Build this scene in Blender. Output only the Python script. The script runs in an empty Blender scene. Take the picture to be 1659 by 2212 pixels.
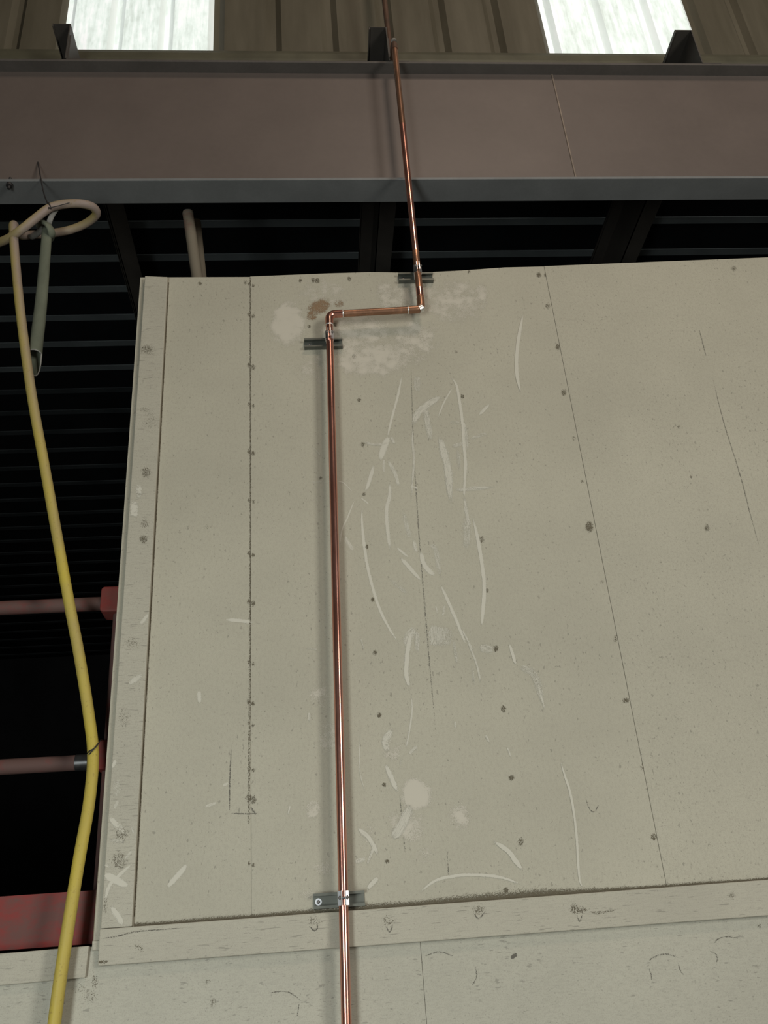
import bpy, math, random
from mathutils import Vector, Matrix

# ------------------------------------------------------------------ camera
random.seed(7)
scene = bpy.context.scene
W, H = 1659, 2212
FPX = 1950.0
PIT, ROL, YAW = math.radians(27.2657), math.radians(4.4859), math.radians(5.4048)
DIST, EYE = 2.8282, 1.6
CAM = Vector((0.0, -DIST, EYE))
fw = Vector((math.sin(YAW) * math.cos(PIT), math.cos(YAW) * math.cos(PIT), math.sin(PIT)))
r0 = Vector((math.cos(YAW), -math.sin(YAW), 0.0))
u0 = r0.cross(fw)
RT = r0 * math.cos(ROL) - u0 * math.sin(ROL)
UP = u0 * math.cos(ROL) + r0 * math.sin(ROL)
cd = bpy.data.cameras.new('camera')
cd.sensor_fit = 'VERTICAL'; cd.sensor_height = 36.0; cd.lens = FPX / H * 36.0
cd.clip_start = 0.05; cd.clip_end = 200
cam = bpy.data.objects.new('camera', cd)
scene.collection.objects.link(cam)
cam.matrix_world = Matrix(((RT.x, UP.x, -fw.x, CAM.x), (RT.y, UP.y, -fw.y, CAM.y), (RT.z, UP.z, -fw.z, CAM.z), (0, 0, 0, 1)))
scene.camera = cam

# ------------------------------------------------------------------ world, lights, exposure
wd = bpy.data.worlds.new('world'); scene.world = wd; wd.use_nodes = True
bg = wd.node_tree.nodes['Background']
bg.inputs[0].default_value = (0.75, 0.85, 0.95, 1); bg.inputs[1].default_value = 0.05

def area(name, loc, target, sx, sy, power, col):
    l = bpy.data.lights.new(name, 'AREA'); l.shape = 'RECTANGLE'; l.size = sx; l.size_y = sy
    l.energy = power; l.color = col
    o = bpy.data.objects.new(name, l); scene.collection.objects.link(o)
    o.location = loc
    o.rotation_euler = (Vector(target) - Vector(loc)).to_track_quat('-Z', 'Y').to_euler()
    return o
area('door_daylight', (5.2, -6.6, 3.2), (0.8, 0, 2.6), 1.6, 3.4, 292, (1.0, 0.985, 0.92))
area('side_daylight', (-1.4, -3.9, 1.15), (1.7, 0, 1.3), 0.8, 1.9, 106, (0.93, 1.0, 0.985))
area('high_bay_lamp', (1.7, -4.2, 8.2), (0.6, 0, 3.5), 0.9, 0.9, 84, (1.0, 0.80, 0.64))
vs = scene.view_settings
vs.view_transform = 'Standard'; vs.look = 'None'; vs.gamma = 1.0; vs.use_curve_mapping = False
vs.exposure = -0.05

# ------------------------------------------------------------------ helpers
def un(px, py, y):
    """a pixel's sight line met with the vertical plane at depth y"""
    d = fw * FPX + RT * (px - W / 2) - UP * (py - H / 2)
    return CAM + d * ((y - CAM.y) / d.y)
def unz(px, py, z):
    d = fw * FPX + RT * (px - W / 2) - UP * (py - H / 2)
    return CAM + d * ((z - CAM.z) / d.z)

class MB:
    def __init__(s): s.v = []; s.f = []; s.sm = []
    def add(s, vs_, fs, smooth=False):
        o = len(s.v); s.v += [tuple(v) for v in vs_]
        for f in fs: s.f.append(tuple(i + o for i in f)); s.sm.append(smooth)
        return s
    def hexa(s, p):   # bottom 4 (ccw from above), top 4
        return s.add(p, [(3, 2, 1, 0), (4, 5, 6, 7), (0, 1, 5, 4), (1, 2, 6, 5), (2, 3, 7, 6), (3, 0, 4, 7)])
    def box(s, a, b):
        x0, y0, z0 = a; x1, y1, z1 = b
        return s.hexa([(x0, y0, z0), (x1, y0, z0), (x1, y1, z0), (x0, y1, z0), (x0, y0, z1), (x1, y0, z1), (x1, y1, z1), (x0, y1, z1)])
    def prism(s, poly, d0, d1, M=None):
        """poly in a 2D plane (a, b); swept from d0 to d1 along the third axis; M maps (a, b, d) to 3D"""
        M = M or (lambda a, b, d: (a, d, b))
        n = len(poly)
        vs_ = [M(a, b, d0) for a, b in poly] + [M(a, b, d1) for a, b in poly]
        fs = [tuple(range(n - 1, -1, -1)), tuple(range(n, 2 * n))] + [(i, (i + 1) % n, (i + 1) % n + n, i + n) for i in range(n)]
        return s.add(vs_, fs)
    def tube(s, path, r, n=16, cap=True, flat=None):
        pts = [Vector(p) for p in path]; m = len(pts)
        rs = r if isinstance(r, (list, tuple)) else [r] * m
        tans = [(pts[min(i + 1, m - 1)] - pts[max(i - 1, 0)]).normalized() for i in range(m)]
        ref = Vector((0, 0, 1)) if abs(tans[0].z) < 0.9 else Vector((0, 1, 0))
        nrm = tans[0].cross(ref).normalized()
        vs_, fs = [], []
        for i in range(m):
            t = tans[i]
            nrm = (nrm - t * nrm.dot(t)).normalized(); b = t.cross(nrm)
            fl = flat or (1, 1)
            for k in range(n):
                a = 2 * math.pi * k / n
                vs_.append(pts[i] + (nrm * math.cos(a) * fl[0] + b * math.sin(a) * fl[1]) * rs[i])
        for i in range(m - 1):
            for k in range(n):
                k2 = (k + 1) % n
                fs.append((i * n + k, i * n + k2, (i + 1) * n + k2, (i + 1) * n + k))
        s.add(vs_, fs, True)
        if cap:
            s.add(vs_[:n], [tuple(range(n - 1, -1, -1))]); s.add(vs_[-n:], [tuple(range(n))])
        return s
    def build(s, name, mat, parent=None, bevel=0):
        me = bpy.data.meshes.new(name)
        off = Vector((0, 0, 0))
        p = parent
        while p is not None: off += p.location; p = p.parent
        me.from_pydata([tuple(Vector(v) - off) for v in s.v], [], s.f)
        me.polygons.foreach_set('use_smooth', s.sm)
        me.materials.append(mat); me.update()
        o = bpy.data.objects.new(name, me); scene.collection.objects.link(o)
        if parent is not None: o.parent = parent
        if bevel:
            b = o.modifiers.new('bevel', 'BEVEL'); b.width = bevel; b.segments = 2; b.limit_method = 'ANGLE'
            b.harden_normals = False
        return o

def tag(o, label=None, cat=None, group=None, kind=None):
    for k, v in (('label', label), ('category', cat), ('group', group), ('kind', kind)):
        if v: o[k] = v
    return o
def empty(name, loc):
    o = bpy.data.objects.new(name, None); o.empty_display_size = 0.1; o.location = loc
    scene.collection.objects.link(o); return o
def spline(pts, per=8):
    P = [Vector(p) for p in pts]
    if len(P) < 3:
        return [P[0].lerp(P[-1], i / per) for i in range(per + 1)]
    out = []
    for i in range(len(P) - 1):
        a = P[i - 1] if i else P[0] * 2 - P[1]
        b, c = P[i], P[i + 1]
        d = P[i + 2] if i + 2 < len(P) else P[-1] * 2 - P[-2]
        for k in range(per):
            t = k / per
            out.append(0.5 * ((2 * b) + (c - a) * t + (2 * a - 5 * b + 4 * c - d) * t * t + (3 * b - a - 3 * c + d) * t ** 3))
    out.append(P[-1]); return out

# ------------------------------------------------------------------ materials
class NT:
    def __init__(s, name):
        s.m = bpy.data.materials.new(name); s.m.use_nodes = True
        s.t = s.m.node_tree; s.n = s.t.nodes; s.b = s.n['Principled BSDF']
        s.out = s.n['Material Output']
    def node(s, typ, **kw):
        n = s.n.new(typ)
        for k, v in kw.items(): setattr(n, k, v)
        return n
    def link(s, a, b): s.t.links.new(a, b)
    def coord(s, scale=(1, 1, 1), kind='Object'):
        tc = s.node('ShaderNodeTexCoord'); mp = s.node('ShaderNodeMapping')
        mp.inputs['Scale'].default_value = scale; s.link(tc.outputs[kind], mp.inputs[0]); return mp.outputs[0]
    def noise(s, vec, scale, detail=4, rough=0.55):
        n = s.node('ShaderNodeTexNoise'); n.inputs['Scale'].default_value = scale
        n.inputs['Detail'].default_value = detail; n.inputs['Roughness'].default_value = rough
        s.link(vec, n.inputs['Vector']); return n.outputs['Fac']
    def ramp(s, fac, stops):
        r = s.node('ShaderNodeValToRGB'); e = r.color_ramp.elements
        while len(e) < len(stops): e.new(0.5)
        for i, (p, c) in enumerate(stops):
            e[i].position = p; e[i].color = c if len(c) == 4 else (*c, 1)
        s.link(fac, r.inputs[0]); return r.outputs[0]
    def mix(s, fac, a, b, mode='MIX'):
        m = s.node('ShaderNodeMix', data_type='RGBA', blend_type=mode)
        for sock, v in ((m.inputs[0], fac), (m.inputs[6], a), (m.inputs[7], b)):
            if hasattr(v, 'links'): s.link(v, sock)
            elif isinstance(v, (int, float)): sock.default_value = v
            else: sock.default_value = (*v, 1)
        return m.outputs[2]
    def math(s, op, a, b=0.0, clamp=False):
        m = s.node('ShaderNodeMath', operation=op, use_clamp=clamp)
        for sock, v in ((m.inputs[0], a), (m.inputs[1], b)):
            if hasattr(v, 'links'): s.link(v, sock)
            else: sock.default_value = v
        return m.outputs[0]
    def bump(s, h, strength, dist=0.002):
        b = s.node('ShaderNodeBump'); b.inputs['Strength'].default_value = strength
        b.inputs['Distance'].default_value = dist
        s.link(h, b.inputs['Height']); s.link(b.outputs[0], s.b.inputs['Normal'])
    def base(s, c, rough=0.6, metal=0.0, spec=0.5):
        if hasattr(c, 'links'): s.link(c, s.b.inputs['Base Color'])
        else: s.b.inputs['Base Color'].default_value = (*c, 1)
        if hasattr(rough, 'links'): s.link(rough, s.b.inputs['Roughness'])
        else: s.b.inputs['Roughness'].default_value = rough
        s.b.inputs['Metallic'].default_value = metal
        s.b.inputs['Specular IOR Level'].default_value = spec
        return s.m

def mottled(name, c, rough=0.6, metal=0.0, var=0.25, scale=6, stretch=(1, 1, 1), fine=0.1, bump=0.0, spec=0.5):
    t = NT(name); v = t.coord(stretch)
    n1 = t.noise(v, scale, 5); n2 = t.noise(v, scale * 14, 3)
    f = t.math('ADD', t.math('MULTIPLY', n1, 1 - fine), t.math('MULTIPLY', n2, fine))
    col = t.ramp(f, [(0.3, tuple(x * (1 - var) for x in c)), (0.7, tuple(min(1, x * (1 + var)) for x in c))])
    if bump: t.bump(n2, bump)
    return t.base(col, rough, metal, spec)

def plywood(name, c, grain, bumpy=0.25):
    """painted sheet: cloudy tone, faint grain, sparse dark specks where the paint has worn"""
    t = NT(name); v = t.coord(); vg = t.coord(grain)
    cloud = t.noise(v, 1.7, 5, 0.6); fine = t.noise(vg, 95, 4, 0.7); pit = t.noise(vg, 80, 2, 0.5)
    pit2 = t.noise(v, 140, 1, 0.5); area_ = t.noise(v, 3.1, 3)
    col = t.ramp(cloud, [(0.3, tuple(x * 0.91 for x in c)), (0.7, tuple(x * 1.06 for x in c))])
    col = t.mix(t.math('MULTIPLY', t.math('SUBTRACT', fine, 0.47), 0.9, True), col, tuple(x * 0.5 for x in c))
    spk = t.noise(v, 420, 2, 0.6)
    col = t.mix(t.math('MULTIPLY', t.math('SUBTRACT', spk, 0.5), 1.6, True), col, tuple(x * 0.5 for x in c))
    sp = t.ramp(t.math('ADD', pit, t.math('MULTIPLY', t.math('SUBTRACT', area_, 0.5), 0.22)), [(0.66, (0, 0, 0)), (0.71, (1, 1, 1))])
    col = t.mix(t.math('MULTIPLY', sp, 0.45), col, tuple(x * 0.32 for x in c))
    sp2 = t.ramp(pit2, [(0.69, (0, 0, 0)), (0.74, (1, 1, 1))])
    col = t.mix(t.math('MULTIPLY', sp2, 0.35), col, tuple(x * 0.35 for x in c))
    t.bump(fine, bumpy, 0.0015)
    return t.base(col, 0.62, 0, 0.35)

PAINT = (0.395, 0.37, 0.292)
M = {}
M['ply'] = plywood('painted_plywood', PAINT, (1.25, 1, 0.8))
M['ply_low'] = plywood('painted_plywood_lower', (0.395, 0.377, 0.308), (0.4, 1, 1.6))
M['board'] = plywood('painted_batten', (0.395, 0.37, 0.298), (0.25, 1, 2.6), 0.45)
M['edge'] = mottled('plywood_edge', (0.30, 0.25, 0.17), 0.8, 0, 0.3, 9)
M['beam'] = mottled('brown_beam_paint', (0.117, 0.093, 0.081), 0.5, 0, 0.1, 3, fine=0.25, spec=0.4)
M['seam'] = mottled('weld_seam_paint', (0.24, 0.19, 0.15), 0.5)
M['flange'] = mottled('grey_flange_paint', (0.155, 0.158, 0.155), 0.55, 0, 0.16, 5, fine=0.25, spec=0.4)
M['flange_top'] = mottled('brown_grey_flange_paint', (0.088, 0.078, 0.07), 0.6, 0, 0.2, 5, fine=0.25, spec=0.3)
M['collar'] = mottled('dark_metal_band', (0.05, 0.05, 0.05), 0.35, 0.6, 0.3, 30)
M['rib_shaded'] = mottled('shaded_deck_rib', (0.04, 0.045, 0.047), 0.7, 0, 0.2, 4, spec=0.2)  # light falling off with depth is put into this darker rib colour
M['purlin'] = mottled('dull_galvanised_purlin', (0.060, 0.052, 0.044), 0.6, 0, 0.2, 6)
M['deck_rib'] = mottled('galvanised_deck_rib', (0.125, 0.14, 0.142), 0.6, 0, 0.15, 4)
M['deck_pan'] = mottled('dark_deck_pan', (0.008, 0.009, 0.010), 0.85, 0, 0.3, 3, spec=0.1)  # pans near black, much darker than the ribs
M['eave'] = mottled('eave_flashing_paint', (0.08, 0.075, 0.048), 0.6, 0, 0.2, 7)
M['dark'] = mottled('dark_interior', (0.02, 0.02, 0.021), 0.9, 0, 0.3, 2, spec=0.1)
M['concrete'] = mottled('concrete', (0.22, 0.21, 0.19), 0.85, 0, 0.2, 2)
M['hall'] = mottled('hall_wall', (0.10, 0.095, 0.085), 0.8, 0, 0.2, 1)
M['steel'] = mottled('galvanised_strut', (0.125, 0.13, 0.11), 0.55, 0.5, 0.2, 18, spec=0.5)
M['zinc'] = mottled('bright_zinc', (0.8, 0.8, 0.82), 0.33, 1.0, 0.1, 30)
M['solder'] = mottled('silver_solder', (0.75, 0.73, 0.70), 0.35, 0.9, 0.12, 60)
M['black'] = mottled('black_wire', (0.02, 0.018, 0.018), 0.6, 0, 0.2, 20)
M['bolt'] = mottled('dull_bolt', (0.16, 0.15, 0.14), 0.5, 0.7, 0.2, 30)

def copper(name, bright, dull, amount, rough, metal):
    t = NT(name); v = t.coord((1, 1, 0.35)); n = t.noise(v, 22, 5, 0.6); n2 = t.noise(t.coord(), 90, 3)
    col = t.mix(t.ramp(n, [(0.5 - amount * 0.35, (0, 0, 0)), (0.75 - amount * 0.35, (1, 1, 1))]), bright, dull)
    r = t.math('ADD', t.math('MULTIPLY', n2, 0.06), rough - 0.03)
    return t.base(col, r, metal)
M['copper'] = copper('copper', (0.78, 0.40, 0.32), (0.62, 0.28, 0.21), 0.4, 0.22, 0.93)
M['copper_old'] = copper('tarnished_copper', (0.50, 0.25, 0.15), (0.28, 0.15, 0.09), 0.6, 0.36, 0.7)
M['copper_brown'] = copper('browned_copper', (0.26, 0.13, 0.075), (0.16, 0.085, 0.05), 0.5, 0.4, 0.6)
M['rusty'] = mottled('brown_oxidised_pipe', (0.085, 0.045, 0.027), 0.6, 0.2, 0.35, 14)

def red_paint(name, c, dust, amt):
    t = NT(name); v = t.coord((0.6, 1, 1)); n = t.noise(v, 7, 6, 0.65); n2 = t.noise(v, 60, 3)
    col = t.mix(t.ramp(t.math('ADD', n, t.math('MULTIPLY', t.math('SUBTRACT', n2, 0.5), 0.3)), [(0.5 - amt, (1, 1, 1)), (0.72 - amt * 0.5, (0, 0, 0))]), c, dust)
    return t.base(col, 0.7, 0, 0.2)
M['red'] = red_paint('dusty_red_paint', (0.25, 0.024, 0.022), (0.125, 0.058, 0.05), 0.13)
M['red_rail'] = red_paint('dusty_red_rail', (0.15, 0.036, 0.031), (0.10, 0.058, 0.05), -0.02)
M['red_clean'] = red_paint('red_fitting', (0.22, 0.03, 0.026), (0.15, 0.055, 0.045), 0.15)
M['tube'] = red_paint('pinkish_tube', (0.21, 0.105, 0.085), (0.22, 0.18, 0.13), -0.02)

def hose_mat():
    t = NT('dusty_yellow_hose'); v = t.coord((1, 1, 0.6)); n = t.noise(v, 5, 5, 0.6); n2 = t.noise(t.coord(), 130, 2)
    geo = t.node('ShaderNodeNewGeometry'); sep = t.node('ShaderNodeSeparateXYZ'); t.link(geo.outputs['Normal'], sep.inputs[0])
    col = t.ramp(n, [(0.34, (0.46, 0.36, 0.05)), (0.66, (0.36, 0.28, 0.085))])
    # settled dust: thick on the upper lengths, thin below the lower tie
    tc = t.node('ShaderNodeTexCoord'); s2 = t.node('ShaderNodeSeparateXYZ'); t.link(tc.outputs['Object'], s2.inputs[0])
    d = t.math('ADD', t.math('MULTIPLY', t.math('SUBTRACT', s2.outputs[2], 1.1), 0.55), t.math('MULTIPLY', t.math('SUBTRACT', n, 0.5), 0.9), True)
    side = t.math('ADD', t.math('MULTIPLY', sep.outputs[0], 0.55), t.math('ADD', t.math('MULTIPLY', s2.outputs[2], 0.26), 0.0), True)
    col = t.mix(t.math('MULTIPLY', d, side, True), col, (0.25, 0.195, 0.165))
    col = t.mix(t.ramp(n2, [(0.62, (0, 0, 0)), (0.72, (0.5, 0.5, 0.5))]), col, (0.22, 0.15, 0.04))
    return t.base(col, 0.55, 0, 0.35)
M['hose'] = hose_mat()
M['strap'] = mottled('dusty_green_sleeve', (0.125, 0.135, 0.098), 0.8, 0, 0.25, 9, (1, 1, 0.5), spec=0.2)
M['rag'] = mottled('grey_rag', (0.22, 0.21, 0.19), 0.9, 0, 0.3, 30, spec=0.1)

def cladding():
    t = NT('grubby_cladding'); v = t.coord((1, 1, 0.12)); n = t.noise(v, 9, 5, 0.6)
    col = t.ramp(n, [(0.3, (0.078, 0.068, 0.046)), (0.7, (0.118, 0.104, 0.074))])
    return t.base(col, 0.6, 0, 0.3)
M['clad'] = cladding()
def skylight():
    t = NT('backlit_translucent_sheet'); v = t.coord((1, 1, 0.09)); n = t.noise(v, 26, 5, 0.65)
    n2 = t.noise(t.coord((1, 1, 0.5)), 24, 5, 0.7)
    col = t.ramp(t.math('ADD', t.math('MULTIPLY', n, 0.65), t.math('MULTIPLY', n2, 0.35)), [(0.36, (0.50, 0.58, 0.53)), (0.50, (0.80, 0.90, 0.85)), (0.58, (1.0, 1.0, 1.0))])
    g = t.node('ShaderNodeNewGeometry'); sx = t.node('ShaderNodeSeparateXYZ'); t.link(g.outputs['True Normal'], sx.inputs[0])
    fl = t.math('SUBTRACT', 1.0, t.math('ABSOLUTE', sx.outputs[0]), True)      # light crosses the sloped sides of a rib at a slant
    col = t.mix(t.math('SUBTRACT', 1.0, fl), col, (0.45, 0.48, 0.46))
    t.base((0.6, 0.65, 0.62), 0.5)
    t.link(col, t.b.inputs['Emission Color']); t.b.inputs['Emission Strength'].default_value = 0.74
    return t.m
M['sky'] = skylight()

def mark_mat(name, c, streak, soft, gain=0.36):
    """scrape or stain on paint: strength per mark, edges broken up by the grain"""
    t = NT(name); tc = t.node('ShaderNodeTexCoord')
    mp = t.node('ShaderNodeMapping'); mp.inputs['Scale'].default_value = streak; t.link(tc.outputs['UV'], mp.inputs[0])
    at = t.node('ShaderNodeAttribute', attribute_name='amount'); ed = t.node('ShaderNodeAttribute', attribute_name='edge')
    # flecks: the paint is either scraped or not, so the mark is a pattern of opaque specks whose cover follows amount x edge
    n = t.noise(mp.outputs[0], 1.0, 3, 0.6); g = t.math('ADD', t.math('MULTIPLY', t.math('SUBTRACT', t.noise(t.coord((1, 1, 0.8)), 620, 1, 0.5), 0.5), 1.5), 0.5)
    k = t.math('ADD', t.math('MULTIPLY', n, soft), t.math('MULTIPLY', g, 1 - soft))
    cov = t.math('MULTIPLY', ed.outputs['Fac'], at.outputs['Fac'], True)
    a = t.math('GREATER_THAN', t.math('ADD', k, t.math('MULTIPLY', cov, gain)), 0.72)
    t.link(a, t.b.inputs['Alpha'])
    return t.base(c, 0.7, 0, 0.2)
M['scuff'] = mark_mat('scraped_paint', (0.50, 0.475, 0.40), (5, 7, 1), 0.62, 0.60)
M['filler'] = mark_mat('patchy_scraped_paint', (0.475, 0.44, 0.365), (1.7, 1.7, 1), 0.62, 0.56)
M['grime_shade'] = mark_mat('dark_grime_and_shade', (0.115, 0.098, 0.066), (14, 8, 1), 0.45, 0.37)  # real grime, and the shade lines painted beside batten and trim
M['pencil'] = mark_mat('dark_pencil', (0.12, 0.11, 0.09), (12, 1, 1), 0.45, 0.36)
M['rust'] = mark_mat('brown_stain', (0.22, 0.145, 0.085), (4, 4, 1), 0.5, 0.44)

class Marks:
    """flat marks lying on a painted surface (0.4 mm proud), one mesh per surface and paint"""
    def __init__(s): s.v = []; s.f = []; s.uv = []; s.am = []; s.ed = []
    def stroke(s, px, w, a, y, taper=True, core=0.4):
        s.c = getattr(s, 'c', 0) + 1; y -= 1.5e-5 * s.c      # each mark lies on the one before
        pts = spline([un(x, yy, y) for x, yy in px], 6)
        per = (un(px[0][0] + 1, px[0][1], y) - un(px[0][0], px[0][1], y)).length
        ws = [v * per * 0.62 for v in (w if isinstance(w, list) else [w])]; L = 0; n = len(pts); o = len(s.v); sh = random.random() * 50
        for i, p in enumerate(pts):
            t = (pts[min(i + 1, n - 1)] - pts[max(i - 1, 0)]).normalized()
            nr = Vector((-t.z, 0, t.x))
            if i: L += (p - pts[i - 1]).length
            q = i / (n - 1)
            k = min(1, 0.35 + 2.6 * min(q, 1 - q)) if taper else 1
            e = min(1, 8 * min(q, 1 - q)) if taper else 1
            u_ = q * (len(ws) - 1); i0 = min(int(u_), len(ws) - 1); hw = ws[i0] + (ws[min(i0 + 1, len(ws) - 1)] - ws[i0]) * (u_ - i0)
            for j, (side, ed) in enumerate(((-1, 0), (-core, 1), (core, 1), (1, 0))):
                s.v.append(p + nr * (hw * k * side)); s.uv.append((L * 6 + sh, side * hw * 110)); s.am.append(a)
                s.ed.append(ed * e)
        for i in range(n - 1):
            for j in range(3):
                k = o + i * 4 + j; s.f.append((k, k + 1, k + 5, k + 4))
    def blob(s, c, rx, ry, a, y, ang=0.0):
        s.c = getattr(s, 'c', 0) + 1; y -= 1.5e-5 * s.c
        o = len(s.v); n = 16; sh = random.random() * 50
        for ring, ed in ((0, 1), (0.55, 0.8), (1.0, 0.0)):
            for k in range(1 if ring == 0 else n):
                th = 2 * math.pi * k / n
                dx, dy = rx * ring * math.cos(th), ry * ring * math.sin(th)
                p = un(c[0] + dx * math.cos(ang) - dy * math.sin(ang), c[1] + dx * math.sin(ang) + dy * math.cos(ang), y)
                s.v.append(p); s.uv.append((p.x * 14 + sh, p.z * 14)); s.am.append(a); s.ed.append(ed)
        for k in range(n):
            k2 = (k + 1) % n
            s.f.append((o, o + 1 + k, o + 1 + k2)); s.f.append((o + 1 + k, o + 1 + n + k, o + 1 + n + k2, o + 1 + k2))
    def build(s, name, mat, parent):
        if not s.v: return
        m = MB(); m.v = [tuple(v) for v in s.v]; m.f = s.f; m.sm = [False] * len(s.f)
        o = m.build(name, mat, parent); me = o.data
        ul = me.uv_layers.new(name='UVMap')
        for l in me.loops: ul.data[l.index].uv = s.uv[l.vertex_index]
        me.attributes.new('amount', 'FLOAT', 'POINT').data.foreach_set('value', s.am)
        me.attributes.new('edge', 'FLOAT', 'POINT').data.foreach_set('value', s.ed)
        o['kind'] = 'stuff'
        return o

# ------------------------------------------------------------------ hall shell
def struct(o, label=None): return tag(o, label, None, None, 'structure')
XL, XR, YB, ZT = -6.5, 7.5, -9.0, 9.2
struct(MB().box((XL, YB, -0.15), (XR, 9.5, 0)).build('floor', M['concrete']), 'bare concrete floor of the hall')
struct(MB().box((XL - 0.2, YB, 0), (XL, 9.5, ZT)).build('wall_left', M['hall']))
struct(MB().box((XR, YB, 0), (XR + 0.2, 9.5, ZT)).build('wall_right', M['hall']))
struct(MB().box((XL, YB - 0.2, 0), (XR, YB, ZT)).build('wall_rear', M['hall']))
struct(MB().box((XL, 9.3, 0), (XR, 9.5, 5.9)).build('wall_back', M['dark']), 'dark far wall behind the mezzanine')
struct(MB().box((XL, YB, ZT), (XR, 9.5, ZT + 0.15)).build('ceiling_hall', M['hall']))

# ------------------------------------------------------------------ steel beam
ZB0, ZB1, YF0, YF1 = EYE + 3.126, EYE + 3.922, 0.02, 0.15     # flange under side, flange top, front and back edges
beam = tag(empty('steel_beam', (0, 0.085, ZB0)), 'deep brown-painted steel beam spanning above the plywood wall, grey flanges', 'beam')
t_ = 0.014
for a, b in ((-6.5, 0.985), (0.985, 7.5)):   # the web is two plates welded at a seam
    MB().box((a, 0.079, ZB0 + t_), (b, 0.091, ZB1 - t_)).build('web_plate', M['beam'], beam)
seam = [un(1193, 165, 0.078), un(1212, 290, 0.078), un(1233, 388, 0.078)]
MB().tube([Vector((seam[0].x, 0.079, ZB1 - t_)), Vector((seam[0].x, 0.079, ZB0 + t_))], 0.005, 6).build('weld_seam', M['seam'], beam)
MB().box((-6.5, YF0, ZB0), (7.5, YF1, ZB0 + t_)).build('bottom_flange', M['flange'], beam, 0.002)
MB().box((-6.5, YF0, ZB1 - t_), (7.5, YF1, ZB1)).build('top_flange', M['flange_top'], beam, 0.002)
p = un(14, 416, 0.02)
bl = MB()
bl.tube([Vector((p.x, 0.035, ZB0 - 0.03)), Vector((p.x, 0.035, ZB0 + t_ + 0.02))], 0.007, 8)
bl.tube([Vector((p.x, 0.035, ZB0 - 0.014)), Vector((p.x, 0.035, ZB0))], 0.014, 6)
bl.build('flange_bolt', M['black'], beam)

# ------------------------------------------------------------------ lean-to ceiling deck behind the beam
ZD = EYE + 4.185
deck = struct(empty('ceiling_deck', (0, 0.15, ZD)), 'dark ribbed metal deck above the mezzanine')
SP = 0.288
y = 0.15; k = 0
while y < 9.2:
    yc = 1.357 + (k - 4) * SP
    y0 = max(0.30, yc - SP + 0.029)
    # pan between two ribs
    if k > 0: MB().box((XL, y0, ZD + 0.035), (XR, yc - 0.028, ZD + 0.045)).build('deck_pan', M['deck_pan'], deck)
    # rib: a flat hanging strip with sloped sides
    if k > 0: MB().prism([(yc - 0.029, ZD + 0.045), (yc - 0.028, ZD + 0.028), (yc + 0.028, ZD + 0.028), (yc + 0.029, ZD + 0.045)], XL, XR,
               lambda a, b, d: (d, a, b)).build('deck_rib', M['deck_rib' if k < 10 else 'rib_shaded'], deck)  # deeper ribs take the colour darkened for fading light
    y = yc; k += 1
# rolled flashing closing the front edge of the deck, over the beam
fl = [(0.300, EYE + 4.190), (0.262, EYE + 4.186), (0.246, EYE + 4.200), (0.240, EYE + 4.240), (0.243, EYE + 4.285), (0.256, EYE + 4.322), (0.300, EYE + 4.334)]
struct(MB().prism(fl, XL, XR, lambda a, b, d: (d, a, b)).build('trim_4', M['eave'], None, 0.003), 'olive-brown rolled flashing above the steel beam')

# Z purlins lying on the beam, front ends in line with its edge
def purlin(xa, xb, label):
    """xa top flange edge, xb web, both at the front end"""
    o = tag(empty('roof_purlin', (xb, YF0, ZB1)), label, 'purlin', 'purlins over the beam')
    zt = EYE + 4.18
    MB().box((xb - 0.003, YF0, ZB1), (xb + 0.003, 9.0, zt - 0.004)).build('web', M['purlin'], o)
    MB().box((xa, YF0, zt - 0.004), (xb + 0.003, 9.0, zt)).add(
        [(xa, YF0, zt - 0.02), (xa + 0.004, YF0, zt - 0.02), (xa + 0.004, 9.0, zt - 0.02), (xa, 9.0, zt - 0.02),
         (xa, YF0, zt), (xa + 0.004, YF0, zt), (xa + 0.004, 9.0, zt), (xa, 9.0, zt)],
        [(3, 2, 1, 0), (0, 1, 5, 4), (1, 2, 6, 5), (2, 3, 7, 6), (3, 0, 4, 7)]).build('top_flange', M['purlin'], o)
    MB().box((xb - 0.003, YF0, ZB1), (xb + 0.095, 9.0, ZB1 + 0.005)).build('bottom_flange', M['purlin'], o)
    c = MB(); c.box((xb + 0.02, YF0 + 0.01, ZB1 + 0.005), (xb + 0.115, YF0 + 0.06, ZB1 + 0.012)); c.box((xb + 0.003, YF0 + 0.012, ZB1 + 0.005), (xb + 0.009, YF0 + 0.06, ZB1 + 0.19))
    c.build('cleat', M['purlin'], o)
    return o
def xat(px, py, y): return un(px, py, y).x
purlin(xat(114, 49, .02), xat(152, 49, .02), 'Z-shaped roof purlin end before the narrower, left skylight strip')
purlin(xat(797, 60, .02), xat(834, 60, .02), 'dark roof purlin end just left of the top of the copper pipe')
purlin(xat(1459, 70, .02), xat(1495, 70, .02), 'dark roof purlin end silhouetted against the right-hand skylight strip')

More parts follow.
